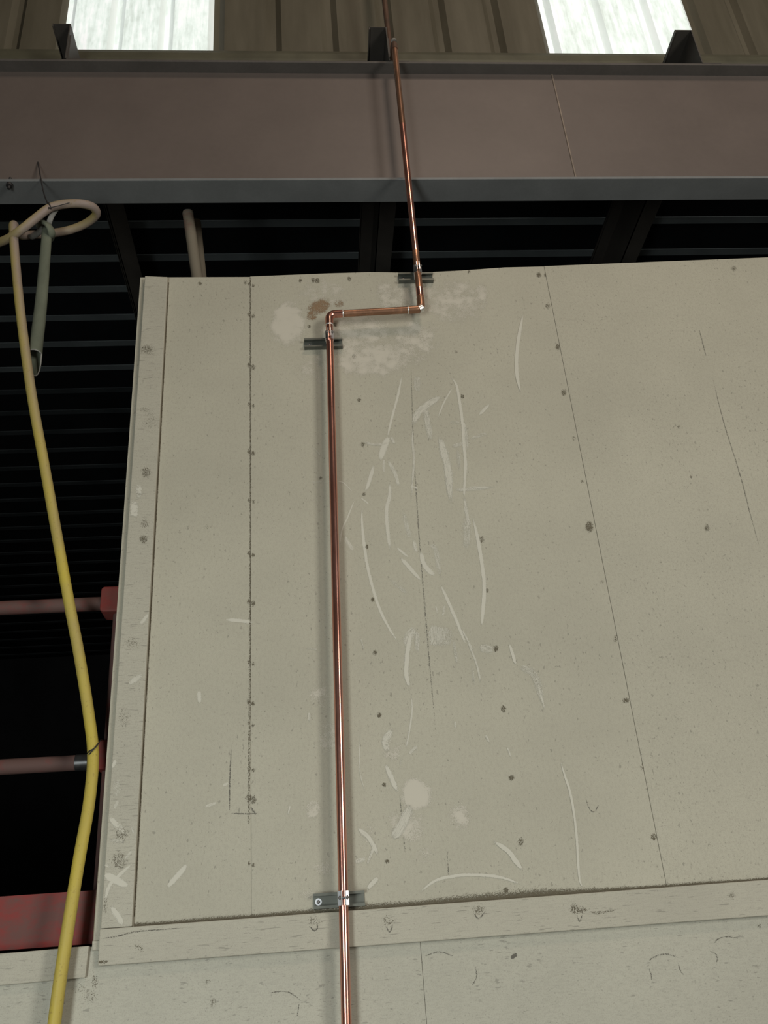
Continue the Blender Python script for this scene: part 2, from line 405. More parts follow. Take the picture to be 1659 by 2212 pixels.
# ------------------------------------------------------------------ upper cladding with translucent strips
YC, ZC0, ZC1 = 0.285, EYE + 4.300, ZT
PITCH = (xat(1519, 116, YC) - xat(459, 106, YC))
skyL = (xat(137, 60, YC), xat(459, 106, YC)); skyR = (xat(1192, 114, YC), xat(1520, 116, YC))
def sheet_mesh(x0, x1, n):
    """trapezoidal profile: n ribs standing out to the back of each sheet, n pans"""
    m = MB(); w = (x1 - x0) / n; prof = []
    for i in range(n):
        a = x0 + i * w
        prof += [(a, 0.028), (a + 0.10 * w, 0.028), (a + 0.20 * w, 0.0), (a + 0.90 * w, 0.0)]
    prof.append((x1, 0.028))
    back = [(a, b + 0.004) for a, b in prof]
    P = prof + back[::-1]; nn = len(prof)
    vs_ = [(a, YC + b, ZC0) for a, b in P] + [(a, YC + b, ZC1) for a, b in P]; N = len(P)
    fs = [(i, (i + 1) % N, (i + 1) % N + N, i + N) for i in range(N)]
    for i in range(nn - 1):
        fs.append((i, N - 1 - i, N - 2 - i, i + 1)); fs.append((i + N, i + 1 + N, 2 * N - 2 - i, 2 * N - 1 - i))
    return m.add(vs_, fs)
wu = struct(empty('wall_upper', (0, YC, ZC0)), 'grubby profiled cladding above the beam')
mod = (skyL[1] - skyL[0])
edges = [('c', skyL[0] - mod * 6, skyL[0], 6), ('s', *skyL, 1), ('c', skyL[1], skyR[0], None), ('s', *skyR, 1), ('c', skyR[1], skyR[1] + mod * 5, 5)]
wn = 1
for kind, a, b, n in edges:
    if kind == 's':
        o = struct(sheet_mesh(a, b, 3).build('window_%d' % wn, M['sky']), ('left' if wn == 1 else 'right') + ' translucent grimy skylight strip glowing with daylight'); wn += 1
    else:
        n = n or max(1, round((b - a) / mod))
        for i in range(n):
            sheet_mesh(a + (b - a) * i / n, a + (b - a) * (i + 1) / n, 3).build('cladding_sheet', M['clad'], wu)

# ------------------------------------------------------------------ plywood wall
wf = struct(empty('wall_front', (0, 0, EYE)), 'cream-painted plywood partition')
Zt = lambda px, py: un(px, py, 0).z
x_l = xat(306, 1300, 0.0) - 0.0
xs = [un(303, 598, 0).x, un(541, 1100, 0).x, un(1279, 1100, 0).x, un(1279, 1100, 0).x + 1.22]
bot = un(286, 2040, 0).z
def sheet(x0, x1, prof, zb, name='plywood_sheet', mat='ply', th=0.018, y0=0.0):
    """prof: height of the top edge at a few x's"""
    poly = [(x0, zb), (x1, zb)] + [(x, z) for x, z in reversed(prof)]
    return MB().prism(poly, y0, y0 + th).build(name, M[mat], wf, 0.0012)
gap = 0.0004
pz = lambda px, py: (un(px, py, 0).x, un(px, py, 0).z)
sa = sheet(xs[0], xs[1] - gap, [(xs[0], Zt(304, 599)), (xs[1] - gap, Zt(541, 598))], bot)
topB = [pz(545, 597), pz(700, 590.5), pz(800, 587.5), pz(900, 589), pz(1000, 584), pz(1090, 577.5), pz(1170, 575.5)]
topB[0] = (xs[1] + gap, topB[0][1]); topB[-1] = (xs[2] - gap, topB[-1][1])
sb = sheet(xs[1] + gap, xs[2] - gap, topB, bot)
topC = [pz(1180, 575), pz(1400, 566), pz(1659, 556)]
topC[0] = (xs[2] + gap, topC[0][1]); topC.append((xs[3], topC[-1][1] + 0.012))
sc = sheet(xs[2] + gap, xs[3], topC, bot, y0=-0.0008)
sh_r = sheet(xs[3] + gap * 2, xs[3] + 1.22, [(xs[3] + gap * 2, topC[-1][1]), (xs[3] + 1.22, topC[-1][1] + 0.01)], bot)
# lower sheets, set under the trim
zl = un(100, 2052, 0).z
lx = [XL + 2.6, un(208, 2090, 0).x + 0.9]
lo1 = MB().box((lx[0], 0.001, 0.0), (lx[1] - gap, 0.019, zl)).build('plywood_sheet', M['ply_low'], wf, 0.001)
lo2 = MB().box((lx[1] + gap, 0.001, 0.0), (lx[1] + 1.22, 0.019, zl + 0.04)).build('plywood_sheet', M['ply_low'], wf, 0.001)
lo3 = MB().box((lx[1] + 1.2235, 0.001, 0.0), (lx[1] + 2.44, 0.019, zl + 0.04)).build('plywood_sheet', M['ply_low'], wf, 0.001)

# battens: vertical corner batten, long horizontal trim, short lower board
def quad_board(c, y0, y1, name, label, mat='board', bevel=0.0025):
    """four corners in the picture on plane y0, order bl, br, tr, tl"""
    q = [un(px, py, y0) for px, py in c]
    return struct(MB().prism([(v.x, v.z) for v in q], y0, y1).build(name, M[mat], None, bevel), label)
quad_board([(217, 2006), (285, 2001), (362, 598), (313, 596)], -0.020, -0.0005, 'trim_1', 'cream vertical batten along the left edge of the plywood')
quad_board([(211, 2087), (1800, 1967), (1800, 1889.5), (215, 2007)], -0.021, -0.0010, 'trim_2', 'long cream horizontal trim board near the bottom')
quad_board([(-900, 2210), (184, 2112), (192, 2043), (-900, 2140)], -0.016, 0.0005, 'trim_3', 'short cream board at lower left under the red channel')
quad_board([(198, 2054), (216, 2053), (217, 2031), (199, 2032)], -0.008, 0.0005, 'trim_5', 'small cream offcut tucked behind the end of the trim')
# second board behind the batten's left edge (returns along the side of the box)
struct(MB().prism([(xs[0] - 0.006, bot - 0.05), (xs[0] + 0.03, bot - 0.05), (xs[0] + 0.03, Zt(304, 599) - 0.002), (xs[0] + 0.002, Zt(304, 599) - 0.002)], 0.0185, 0.05).build('trim_6', M['edge'], None, 0.001), 'raw edge board behind the vertical batten')
# side wall of the boxed-in part
struct(MB().box((xs[0] + 0.002, 0.0505, 1.6), (xs[0] + 0.02, 2.2, Zt(304, 599) - 0.02)).build('wall_side', M['ply']))

# ------------------------------------------------------------------ marks on the paint
A = lambda *z: [(560 + .33755 * x, 800 + .33755 * y) for x, y in z]
B = lambda *z: [(560 + .44605 * x, 1350 + .44605 * y) for x, y in z]
C7 = lambda *z: [(.2532 * x, 1700 + .2532 * y) for x, y in z]
CB = lambda *z: [(1100 + .33695 * x, 1700 + .33695 * y) for x, y in z]
ya = -0.0004
m = Marks(); k = .3376
for pts, w, a in [
    (A((915, 30), (885, 170), (845, 320), (820, 430)), 16, .75), (A((830, 420), (800, 490), (770, 580)), 45, .7), (A((800, 560), (795, 660)), 20, .45),
    (A((735, 600), (710, 690), (680, 780)), 28, .6), (A((820, 570), (870, 660), (895, 750)), 30, .5),
    (A((835, 700), (835, 800), (815, 900), (825, 1050), (840, 1170)), 28, .6),
    (A((660, 840), (658, 980), (680, 1180), (710, 1330), (760, 1500), (820, 1630), (910, 1775)), 20, .75),
    (A((500, 710), (540, 720), (600, 780)), 9, .55), (A((615, 815), (570, 930), (530, 1020), (515, 1120)), 10, .6), (A((645, 810), (705, 860)), 12, .55),
    (A((540, 1050), (580, 1120), (605, 1150)), 30, .5), (A((875, 1130), (960, 1200)), 18, .6), (A((905, 1200), (960, 1260), (1040, 1350)), 30, .7),
    (A((920, 900), (945, 1000), (965, 1080)), 40, .4), (A((985, 1080), (1010, 1170)), 30, .5), (A((1030, 1150), (1060, 1250), (1130, 1320)), 36, .7),
    (A((1090, 1120), (1130, 1150), (1160, 1330)), 40, .4), (A((1150, 1350), (1210, 1480), (1270, 1620), (1330, 1775)), 24, .65),
    (A((1130, 1500), (1140, 1560)), 14, .45), (A((1190, 1500), (1170, 1580)), 20, .4), (A((1000, 1640), (960, 1700), (940, 1780)), 70, .45),
    (A((1130, 1620), (1130, 1780)), 120, .45), (A((835, 1330), (900, 1390), (950, 1430)), 36, .35), (A((1240, 105), (1185, 200), (1140, 310)), 11, .65),
    (A((1215, 30), (1260, 90), (1282, 200), (1300, 330), (1310, 480), (1320, 600), (1312, 760), (1310, 830)), 22, .7),
    (A((1300, 300), (1320, 420), (1330, 520)), 40, .45), (A((1215, 330), (1290, 335)), 26, .35), (A((1230, 490), (1330, 460)), 40, .4),
    (A((1350, 440), (1400, 420), (1470, 400)), 28, .4), (A((1405, 290), (1440, 250), (1475, 215)), 24, .6), (A((1240, 765), (1350, 760), (1520, 745)), 30, .45),
    (A((1310, 800), (1330, 930), (1350, 1000)), 30, .5), (A((1320, 930), (1330, 1050), (1320, 1150)), 60, .4),
    (A((1360, 920), (1395, 1060), (1430, 1270), (1440, 1400), (1430, 1560), (1420, 1650)), 26, .8), (A((1150, 410), (1180, 520), (1210, 650), (1225, 880)), 60, .55),
    (A((1010, 30), (1010, 140)), 60, .4), (A((1180, 160), (1090, 210), (1020, 270), (980, 360)), 60, .5), (A((1060, 210), (1080, 350), (1100, 450)), 50, .45),
    (A((985, 360), (980, 450), (990, 550), (985, 660), (970, 860)), 18, .5), (A((1270, 500), (1285, 640)), 30, .4), (A((665, 455), (740, 475), (830, 465)), 24, .45),
    (A((845, 420), (865, 475)), 26, .5), (A((965, 735), (1020, 760)), 18, .55), (A((330, 480), (400, 550)), 12, .35), (A((310, 715), (440, 715)), 14, .3)]:
    m.stroke(pts, w * k, a, ya)
k = .446
for pts, w, a in [
    (B((740, 10), (720, 120), (712, 230), (728, 310)), 26, .7), (B((735, 330), (740, 420), (722, 540), (710, 600)), 11, .55), (B((650, 500), (610, 560), (625, 620)), 40, .5),
    (B((770, 580), (720, 630)), 18, .5), (B((680, 690), (690, 640)), 10, .4), (B((610, 670), (640, 740), (670, 810)), 28, .65), (B((490, 490), (487, 700), (515, 810)), 7, .5),
    (B((765, 20), (765, 140)), 30, .45), (B((890, 0), (890, 110)), 110, .4), (B((940, 60), (960, 200)), 20, .4), (B((1000, 60), (1050, 180), (1075, 290)), 12, .5),
    (B((975, 10), (1040, 130)), 12, .5), (B((1030, 180), (1040, 300)), 16, .35), (B((1060, 110), (1140, 120)), 60, .4), (B((1210, 85), (1245, 200)), 18, .65),
    (B((1250, 200), (1330, 240), (1380, 400)), 50, .4), (B((1345, 270), (1385, 420)), 12, .5), (B((950, 465), (950, 500)), 14, .5), (B((1095, 530), (1115, 570)), 14, .5),
    (B((1200, 590), (1220, 640)), 14, .5), (B((1130, 1045), (1200, 1090), (1240, 1140), (1275, 1190)), 26, .8),
    (B((760, 1310), (850, 1240), (950, 1215), (1060, 1210), (1180, 1225), (1290, 1265)), 16, .7), (B((1455, 650), (1480, 730), (1510, 830), (1535, 1000), (1550, 1220), (1570, 1275)), 13, .75),
    (B((470, 980), (530, 1030), (580, 1120)), 26, .6), (B((560, 1060), (520, 1170)), 16, .5), (B((460, 1150), (520, 1130)), 26, .5), (B((520, 1280), (580, 1220)), 28, .6),
    (B((490, 60), (510, 120)), 8, .45), (B((740, 860), (690, 970), (640, 1040)), 60, .5), (B((240, 420), (245, 470)), 18, .5), (B((150, 870), (140, 920)), 12, .5),
    (B((220, 110), (290, 120)), 14, .35), (B((1210, 1060), (1215, 1100)), 8, .3)]:
    m.stroke(pts, w * k, a, ya)
m.stroke([(1131, 672), (1119, 740), (1116, 800), (1125, 852)], 8, .85, ya)
m.stroke([(1015, 1052), (1062, 1053)], 7, .5, ya)
m.build('scuff_marks', M['scuff'], sb)
m = Marks()
for c, rx, ry, a in [((622, 700), 42, 55, .75), ((700, 635), 75, 36, .4), ((770, 715), 95, 50, .5), ((800, 775), 105, 45, .6), ((980, 650), 80, 55, .5), ((890, 640), 70, 45, .5),
                     ((680, 800), 60, 40, .35), ((895, 735), 65, 55, .5), ((1040, 632), 16, 22, .6), ((830, 640), 22, 40, .5)] + \
        [(B(c)[0], rx * .446, ry * .446, a) for c, rx, ry, a in [((760, 820), 85, 90, .85), ((720, 970), 120, 100, .5), ((800, 1110), 60, 60, .35), ((970, 930), 75, 85, .5), ((260, 890), 45, 50, .6), ((310, 1180), 55, 40, .45), ((290, 330), 55, 90, .4), ((330, 540), 60, 90, .45), ((640, 600), 60, 70, .4), ((240, 1300), 60, 40, .3), ((520, 1010), 60, 60, .3)]]:
    m.blob(c, rx * 1.15, ry * 1.15, a, ya)
m.build('scraped_patches', M['filler'], sb)
m = Marks()
m.stroke([(485, 1338), (520, 1341), (549, 1345)], 9, .7, ya)
m.stroke([(430, 1490), (431, 1520)], 10, .6, ya); m.stroke([(360, 1918), (385, 1890), (405, 1866)], 13, .75, ya)
m.stroke([(440, 1744), (470, 1733)], 7, .5, ya); m.stroke([(480, 1698), (495, 1690)], 7, .5, ya)
m.build('scuff_marks', M['scuff'], sa)
m = Marks(); yb = -0.0206
for pts, w, a in [(C7((930, 250), (1000, 330), (1070, 400)), 55, .6), (C7((885, 740), (980, 790), (1100, 850)), 65, .8), (C7((1140, 640), (1000, 770), (930, 850), (890, 1000)), 34, .7),
                  (C7((940, 1010), (1010, 1110), (1050, 1180)), 50, .7), (C7((1010, 110), (970, 190)), 30, .5), (C7((1130, 540), (1060, 620)), 26, .5), (C7((930, 450), (1080, 470)), 40, .4),
                  (C7((890, 660), (950, 680)), 40, .4), (C7((1120, 330), (1140, 400)), 30, .4)]:
    m.stroke(pts, w * .253, a, yb)
m.stroke([(322, 1325), (302, 1350)], 9, .6, yb); m.stroke([(275, 1480), (310, 1455)], 14, .5, yb); m.stroke([(250, 1640), (243, 1660)], 9, .6, yb)
m.blob((290, 1100), 13, 26, .6, yb); m.blob((252, 1700), 14, 30, .4, yb); m.blob((300, 1060), 9, 20, .5, yb)
tr1 = bpy.data.objects['trim_1']; tr2 = bpy.data.objects['trim_2']
m.build('scuff_marks', M['scuff'], tr1)
m = Marks()
for c, rx, ry, a in [((318, 755), 20, 14, .55), ((312, 885), 14, 8, .4), ((315, 1020), 14, 16, .6), ((310, 1165), 12, 12, .7), ((312, 1130), 14, 14, .45), ((258, 1860), 22, 26, .5), ((262, 1800), 22, 24, .45),
                     ((325, 910), 20, 30, .3), ((285, 1390), 20, 18, .4), ((268, 1550), 18, 30, .3), ((228, 1955), 6, 30, .4)]:
    m.blob(c, rx, ry, a, yb)
m.build('grime_shade_marks', M['grime_shade'], tr1)
m = Marks(); yt = -0.0216
for c, rx, ry, a in [((1250, 1965), 26, 12, .6), ((1240, 1962), 10, 16, .6), ((300, 2045), 12, 8, .5), ((840, 1990), 18, 16, .4), ((680, 1990), 18, 14, .35), ((1034, 1966), 18, 16, .5), ((1580, 1935), 12, 10, .4), ((470, 2030), 10, 8, .3), ((222, 2078), 14, 5, .9), ((305, 2052), 9, 7, .4)]:
    m.blob(c, rx, ry, a, yt)
m.stroke([(1270, 1970), (1300, 1971), (1335, 1964)], 6, .5, yt)
m.build('grime_shade_marks', M['grime_shade'], tr2)
m = Marks()
for q in ([(664, 1995), (678, 2010), (686, 2004), (685, 1994)], [(829, 1990), (840, 2012), (846, 2006), (848, 1994)], [(1022, 1970), (1034, 1984), (1050, 1966)],
          [(216, 2028), (255, 2022), (300, 2012), (420, 2003)], [(1245, 1972), (1252, 1990), (1258, 1975)]):
    m.stroke(q, 3.2, .7, yt)
m.build('pencil_marks', M['pencil'], tr2)
# dirt and painted-on shade above the long trim, and nail and joint grime
m = Marks()
wl = [16, 14, 18, 15, 20, 17, 24, 22, 30, 34, 36, 24, 16, 13, 14, 10, 12]
m.stroke([(290 + 1400 * i / 16, 2001.0 - .0742 * (4 + 1400 * i / 16)) for i in range(17)], wl, 1.0, ya - 0.0009, False, 0.15)
m.stroke([(290 + 1400 * i / 16, 2000.0 - .0742 * (4 + 1400 * i / 16)) for i in range(17)], 6, 0.9, ya - 0.0009, False, 0.2)
for (x, y_), s_, a in [((1273, 1138), 12, .9), ((1352, 1513), 10, .8), ((1218, 848), 8, .8), ((1093, 1923), 8, 1.0), ((1412, 1808), 9, .8), ((1205, 749), 7, .8), ((1164, 594), 8, .8), ((1181, 594), 8, .8), ((1183, 661), 7, .7),
                     ((1445, 832), 6, .9), ((1527, 1140), 8, .7), ((1375, 943), 5, .7), ((1466, 922), 5, .5), ((1585, 580), 8, .6), ((1240, 947), 6, .5), ((1257, 1040), 6, .5), ((1300, 1258), 6, .5), ((1330, 1380), 7, .6), ((1388, 1655), 7, .6), ((1492, 1030), 4, .6),
                     ((776, 864), 6, .8), ((999, 856), 6, .8), ((784, 960), 6, .8), ((793, 1181), 5, .8), ((805, 1295), 6, .9), ((1027, 1055), 5, .8), ((1041, 1166), 7, .7), ((1051, 1276), 6, .8), ((692, 1033), 5, .8), ((786, 1067), 6, .7),
                     ((1071, 1401), 7, .9), ((810, 1410), 7, .8), ((819, 1545), 6, 1.0), ((836, 1861), 7, .9), ((1088, 1531), 8, .8), ((1105, 1680), 9, .9), ((1125, 1818), 9, .7), ((830, 1696), 7, .7), ((685, 606), 8, .8), ((676, 605), 5, .8), ((649, 606), 5, .8), ((755, 602), 7, .6),
                     ((724, 701), 5, .9), ((668, 705), 5, .8), ((765, 770), 7, .5), ((985, 760), 5, .5), ((1013, 587), 5, .6)]:
    m.blob((x, y_), s_ * .95, s_ * (0.8 + .6 * random.random()), a, ya - (0.0009 if x > 1450 else 0))
m.build('grime_shade_marks', M['grime_shade'], sb)
m = Marks()
for i, yy in enumerate((613, 679, 789, 873, 975, 1080, 1195, 1300, 1430, 1516, 1562, 1660, 1724, 1865)):
    s_ = 5 + (i * 37 % 5) * .7 + (4 if yy == 1724 else 0)
    m.blob((538, yy), s_ * .8, s_, .75, ya); m.blob((547, yy + 4), s_ * .8, s_, .75, ya - .0002)
m.blob((432, 612), 6, 6, .7, ya); m.blob((448, 1137), 5, 7, .4, ya); m.blob((530, 610), 5, 6, .6, ya)
m.stroke([(541, 600), (541, 1000), (540, 1400), (537, 1780)], 4, .55, ya, False)
m.stroke([(363, 610), (342, 1000), (320, 1400), (288, 1980)], 5, 1.3, ya, False)  # shadow line painted along the batten's right edge
m.build('grime_shade_marks', M['grime_shade'], sa)
m = Marks()
for q, w in [([(886, 720), (893, 950), (905, 1150), (925, 1400), (944, 1610)], 3), ([(863, 1707), (869, 1780), (876, 1850)], 3.5), ([(965, 1840), (970, 1900)], 3),
             ([(1360, 1070), (1365, 1098)], 2), ([(1369, 1072), (1374, 1100)], 2), ([(1378, 1068), (1381, 1095)], 2), ([(1354, 1062), (1357, 1090)], 2)]:
    m.stroke(q, w, .55, ya)
m.build('pencil_marks', M['pencil'], sb)
m = Marks()
for q, w in [([(1509, 705), (1526, 773)], 3), ([(1536, 800), (1560, 900), (1600, 1030), (1618, 1100), (1648, 1210)], 2.5), (CB((490, 60), (510, 130), (545, 160), (580, 100)), 2.5)]:
    m.stroke(q, w, .6, ya - .0009)
m.build('pencil_marks', M['pencil'], sc)
m = Marks()
m.stroke([(500, 1605), (496, 1700), (496, 1757)], 3.5, .75, ya); m.stroke([(496, 1757), (530, 1758), (560, 1757)], 3.5, .75, ya); m.stroke([(541, 1742), (553, 1762)], 5, .7, ya)
m.build('pencil_marks', M['pencil'], sa)
m = Marks()
m.blob((690, 662), 32, 20, .8, ya - .0003, -.35); m.blob((674, 680), 15, 16, .7, ya - .0003); m.blob((732, 657), 14, 12, .5, ya - .0003)
m.build('rust_stain', M['rust'], sb)
m = Marks()
for q in (CB((875, 1130), (940, 1085), (1010, 1072), (1090, 1095)), CB((895, 1160), (910, 1200), (915, 1255)), CB((1080, 1120), (1100, 1180), (1125, 1205)), CB((1310, 1010), (1340, 975), (1410, 960), (1490, 975)),
          CB((1285, 1050), (1330, 1080), (1330, 1150)), [(573, 2146), (620, 2142), (652, 2163)], [(646, 2166), (642, 2198)], [(915, 2066), (950, 2056), (985, 2068)], [(1025, 2082), (1030, 2108), (1020, 2130)]):
    m.stroke(q, 3, .6, 0.0004)
m.stroke(CB((10, 1102), (35, 1080), (52, 1076)), 9, 1.0, 0.0004)
m.build('pencil_marks', M['pencil'], lo1)
m = Marks()
for c, rx, ry, a in [((205, 2120), 10, 20, .5), ((195, 2150), 24, 20, .35), ((170, 2135), 20, 14, .3), ((460, 2165), 10, 14, .5), ((1640, 2000), 6, 8, .5), ((450, 2120), 8, 8, .4)]:
    m.blob(c, rx, ry, a, 0.0004)
m.build('grime_shade_marks', M['grime_shade'], lo1)

# ------------------------------------------------------------------ mezzanine at the left: rails, channel, slab
ch_t, ch_b = un(100, 1930, 0.06).z, un(100, 2046, 0.06).z
XC1 = un(200, 1980, 0.06).x
o = tag(empty('steel_channel', (-2.5, 0.06, ch_b)), 'dusty red steel edge channel between the hose and the plywood box', 'channel')
# tilt a hair, as in the photo: both flanges turn away from the room
MB().box((XL + 1.5, 0.06, ch_b), (xs[0] + 1.5, 0.068, ch_t)).build('web', M['red'], o)
MB().box((XL + 1.5, 0.068, ch_t - 0.01), (xs[0] + 1.5, 0.13, ch_t)).build('top_flange', M['red'], o)
MB().box((XL + 1.5, 0.068, ch_b), (xs[0] + 1.5, 0.13, ch_b + 0.01)).build('bottom_flange', M['red'], o)
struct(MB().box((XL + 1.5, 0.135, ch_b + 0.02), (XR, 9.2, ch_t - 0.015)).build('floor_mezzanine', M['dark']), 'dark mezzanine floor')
YR = 0.14
gr = tag(empty('guard_rail', (xs[0], YR, ch_t)), 'dusty red tube guard rail of two bars in the dark opening', 'railing')
zr1, zr2 = un(110, 1309, YR).z, un(110, 1651, YR).z
px_ = un(262, 1300, YR).x
for z, nm in ((zr1, 'top_rail'), (zr2, 'mid_rail')):
    MB().tube([(XL + 1.5, YR, z), (px_ + 0.6, YR, z)], 0.0242, 20).build(nm, M['red_rail'], gr)
MB().tube([(px_, YR + 0.0, ch_t), (px_, YR + 0.0, zr1 + 0.04)], 0.024, 20).build('post', M['red_rail'], gr)
for z, xe in ((zr1, un(223, 1300, YR).x), (zr2 + 0.012, un(214, 1630, YR).x)):
    c = MB(); r = px_ + 0.045 - xe
    c.prism([(xe, z - 0.038), (xe + 0.008, z - 0.046), (px_ + 0.05, z - 0.046), (px_ + 0.05, z + 0.046), (xe + 0.008, z + 0.046), (xe, z + 0.038)], YR - 0.045, YR + 0.045)
    c.build('clamp', M['red_clean'], gr, 0.006)
xk = un(165, 1640, YR).x, un(192, 1640, YR).x
col = MB().tube([(xk[0], YR, zr2), (xk[1], YR, zr2)], 0.0258, 20)
tag(col.build('collar', M['collar'], gr), 'bare grey metal band on the lower red rail')

# two leaning tubes behind the top of the plywood
def leaning(a, b, r, label):
    p0, p1 = a, b
    d = (p1 - p0).normalized()
    end = p0 + d * ((p0.z - ch_t) / -d.z)
    o = tag(empty('scaffold_tube', tuple(end)), label, 'tube', 'tubes leaning behind the partition')
    MB().tube([p0 - d * 0.0, p0 + d * 0.006, end + d * 0.0], [r * 0.93, r, r], 20).build('pipe', M['tube'], o)
    MB().tube([p0 - d * 0.004, p0 + d * 0.012], [r * 0.80, r * 1.03], 20).build('end_cap', M['rag'], o)
leaning(un(405.5, 457, 0.30), un(426, 600, 0.42), 0.0255, 'taller tube leaning behind the plywood, its capped end under the beam')
leaning(un(423.5, 477, 0.42), un(436, 600, 0.52), 0.0225, 'shorter pinkish tube half hidden behind the taller leaning one')

# ------------------------------------------------------------------ copper pipe
YP, RP = -0.056, 0.0140
cp = tag(empty('copper_pipe', tuple(un(748, 2212, YP))), 'copper pipe climbing the plywood with a sideways jog near the top', 'pipe')
P1 = un(711.0, 679, YP); P2 = un(910.5, 668, YP)
b0 = un(749, 2240, YP)
lowx = lambda z, a=un(748, 2200, YP), b=un(711, 700, YP): a.x + (b.x - a.x) * (z - a.z) / (b.z - a.z)
low_end = Vector((lowx(0.9), YP, 0.9))
top = un(851, 92, YP)
R = 0.022
def elbow(c, d1, d2, name='elbow', mat='copper', leg=0.030):
    """c = corner point, d1/d2 unit directions away from the corner"""
    d1, d2 = Vector(d1).normalized(), Vector(d2).normalized(); pts = []
    for i in range(9):
        a = math.pi / 2 * i / 8
        pts.append(c + d1 * R * (1 - math.sin(a)) + d2 * R * (1 - math.cos(a)))
    path = [c + d1 * (R + leg)] + pts + [c + d2 * (R + leg)]
    return MB().tube(path, RP * 1.13, 20).build(name, M[mat], cp)
def ring(c, d, mat='solder'):
    d = Vector(d).normalized()
    return MB().tube([c - d * 0.0032, c - d * 0.001, c + d * 0.001, c + d * 0.0032], [RP * 1.0, RP * 1.14, RP * 1.14, RP], 20, False).build('solder_ring', M[mat], cp)
dl = (low_end - P1).normalized(); dh = (P2 - P1).normalized(); du = (top - P2).normalized()
MB().tube([low_end, P1 + dl * R], RP, 24).build('lower_run', M['copper'], cp)
MB().tube([P1 + dh * R, P2 - dh * R], RP, 24).build('cross_run', M['copper_old'], cp)
mid = P2 + du * 0.30
MB().tube([P2 + du * R, mid], RP, 24).build('riser_stub', M['copper_old'], cp)
mid2 = P2 + du * ((un(870, 270, YP) - P2).length)
MB().tube([mid, mid2], RP, 24).build('upper_run', M['copper'], cp)
tag(MB().tube([mid2, top - du * R], RP, 24).build('upper_run', M['copper_brown'], cp), 'browned length of pipe in front of the beam')
elbow(P1, dl, dh); elbow(P2, -dh, du, mat='copper_old')
for c, d in ((P1 + dl * (R + .031), dl), (P1 + dh * (R + .031), dh), (P2 - dh * (R + .031), dh), (P2 + du * (R + .031), du)): ring(c, d, 'solder' if c != P2 + du * (R + .031) else 'copper_old')
# bright joint sleeve on the short riser
e0 = P2 + du * 0.085
MB().tube([e0 - du * .02, e0 + du * .02], RP * 1.06, 20).build('coupling', M['copper'], cp)
tag(MB().tube([P2 - dh * .012 + du * -.002, P2 + du * 0.006 + dh * 0.002], RP * 1.2, 16).build('solder_blot', M['solder'], cp), 'smear of silver solder on the right-hand elbow')
# turn back over the beam and go on up before the cladding
dback = Vector((0, 1, 0)); back = top + dback * 0.135
elbow(top, -du, dback, 'top_elbow', 'rusty')
MB().tube([top + dback * R, back], RP, 20).build('return_run', M['rusty'], cp)
MB().tube([back - Vector((0, 0, 0.005)), Vector((back.x, back.y, 8.6))], RP, 20).build('riser', M['rusty'], cp)
c = MB(); c.tube([top + Vector((0, 0, 0.006)), top + Vector((0, 0, 0.018)), top + Vector((0, 0, 0.022))], [RP * 1.0, RP * .9, RP * .3], 16)
tag(c.build('solder_cap', M['rag'], cp), 'pale blot of dried flux on the top elbow')

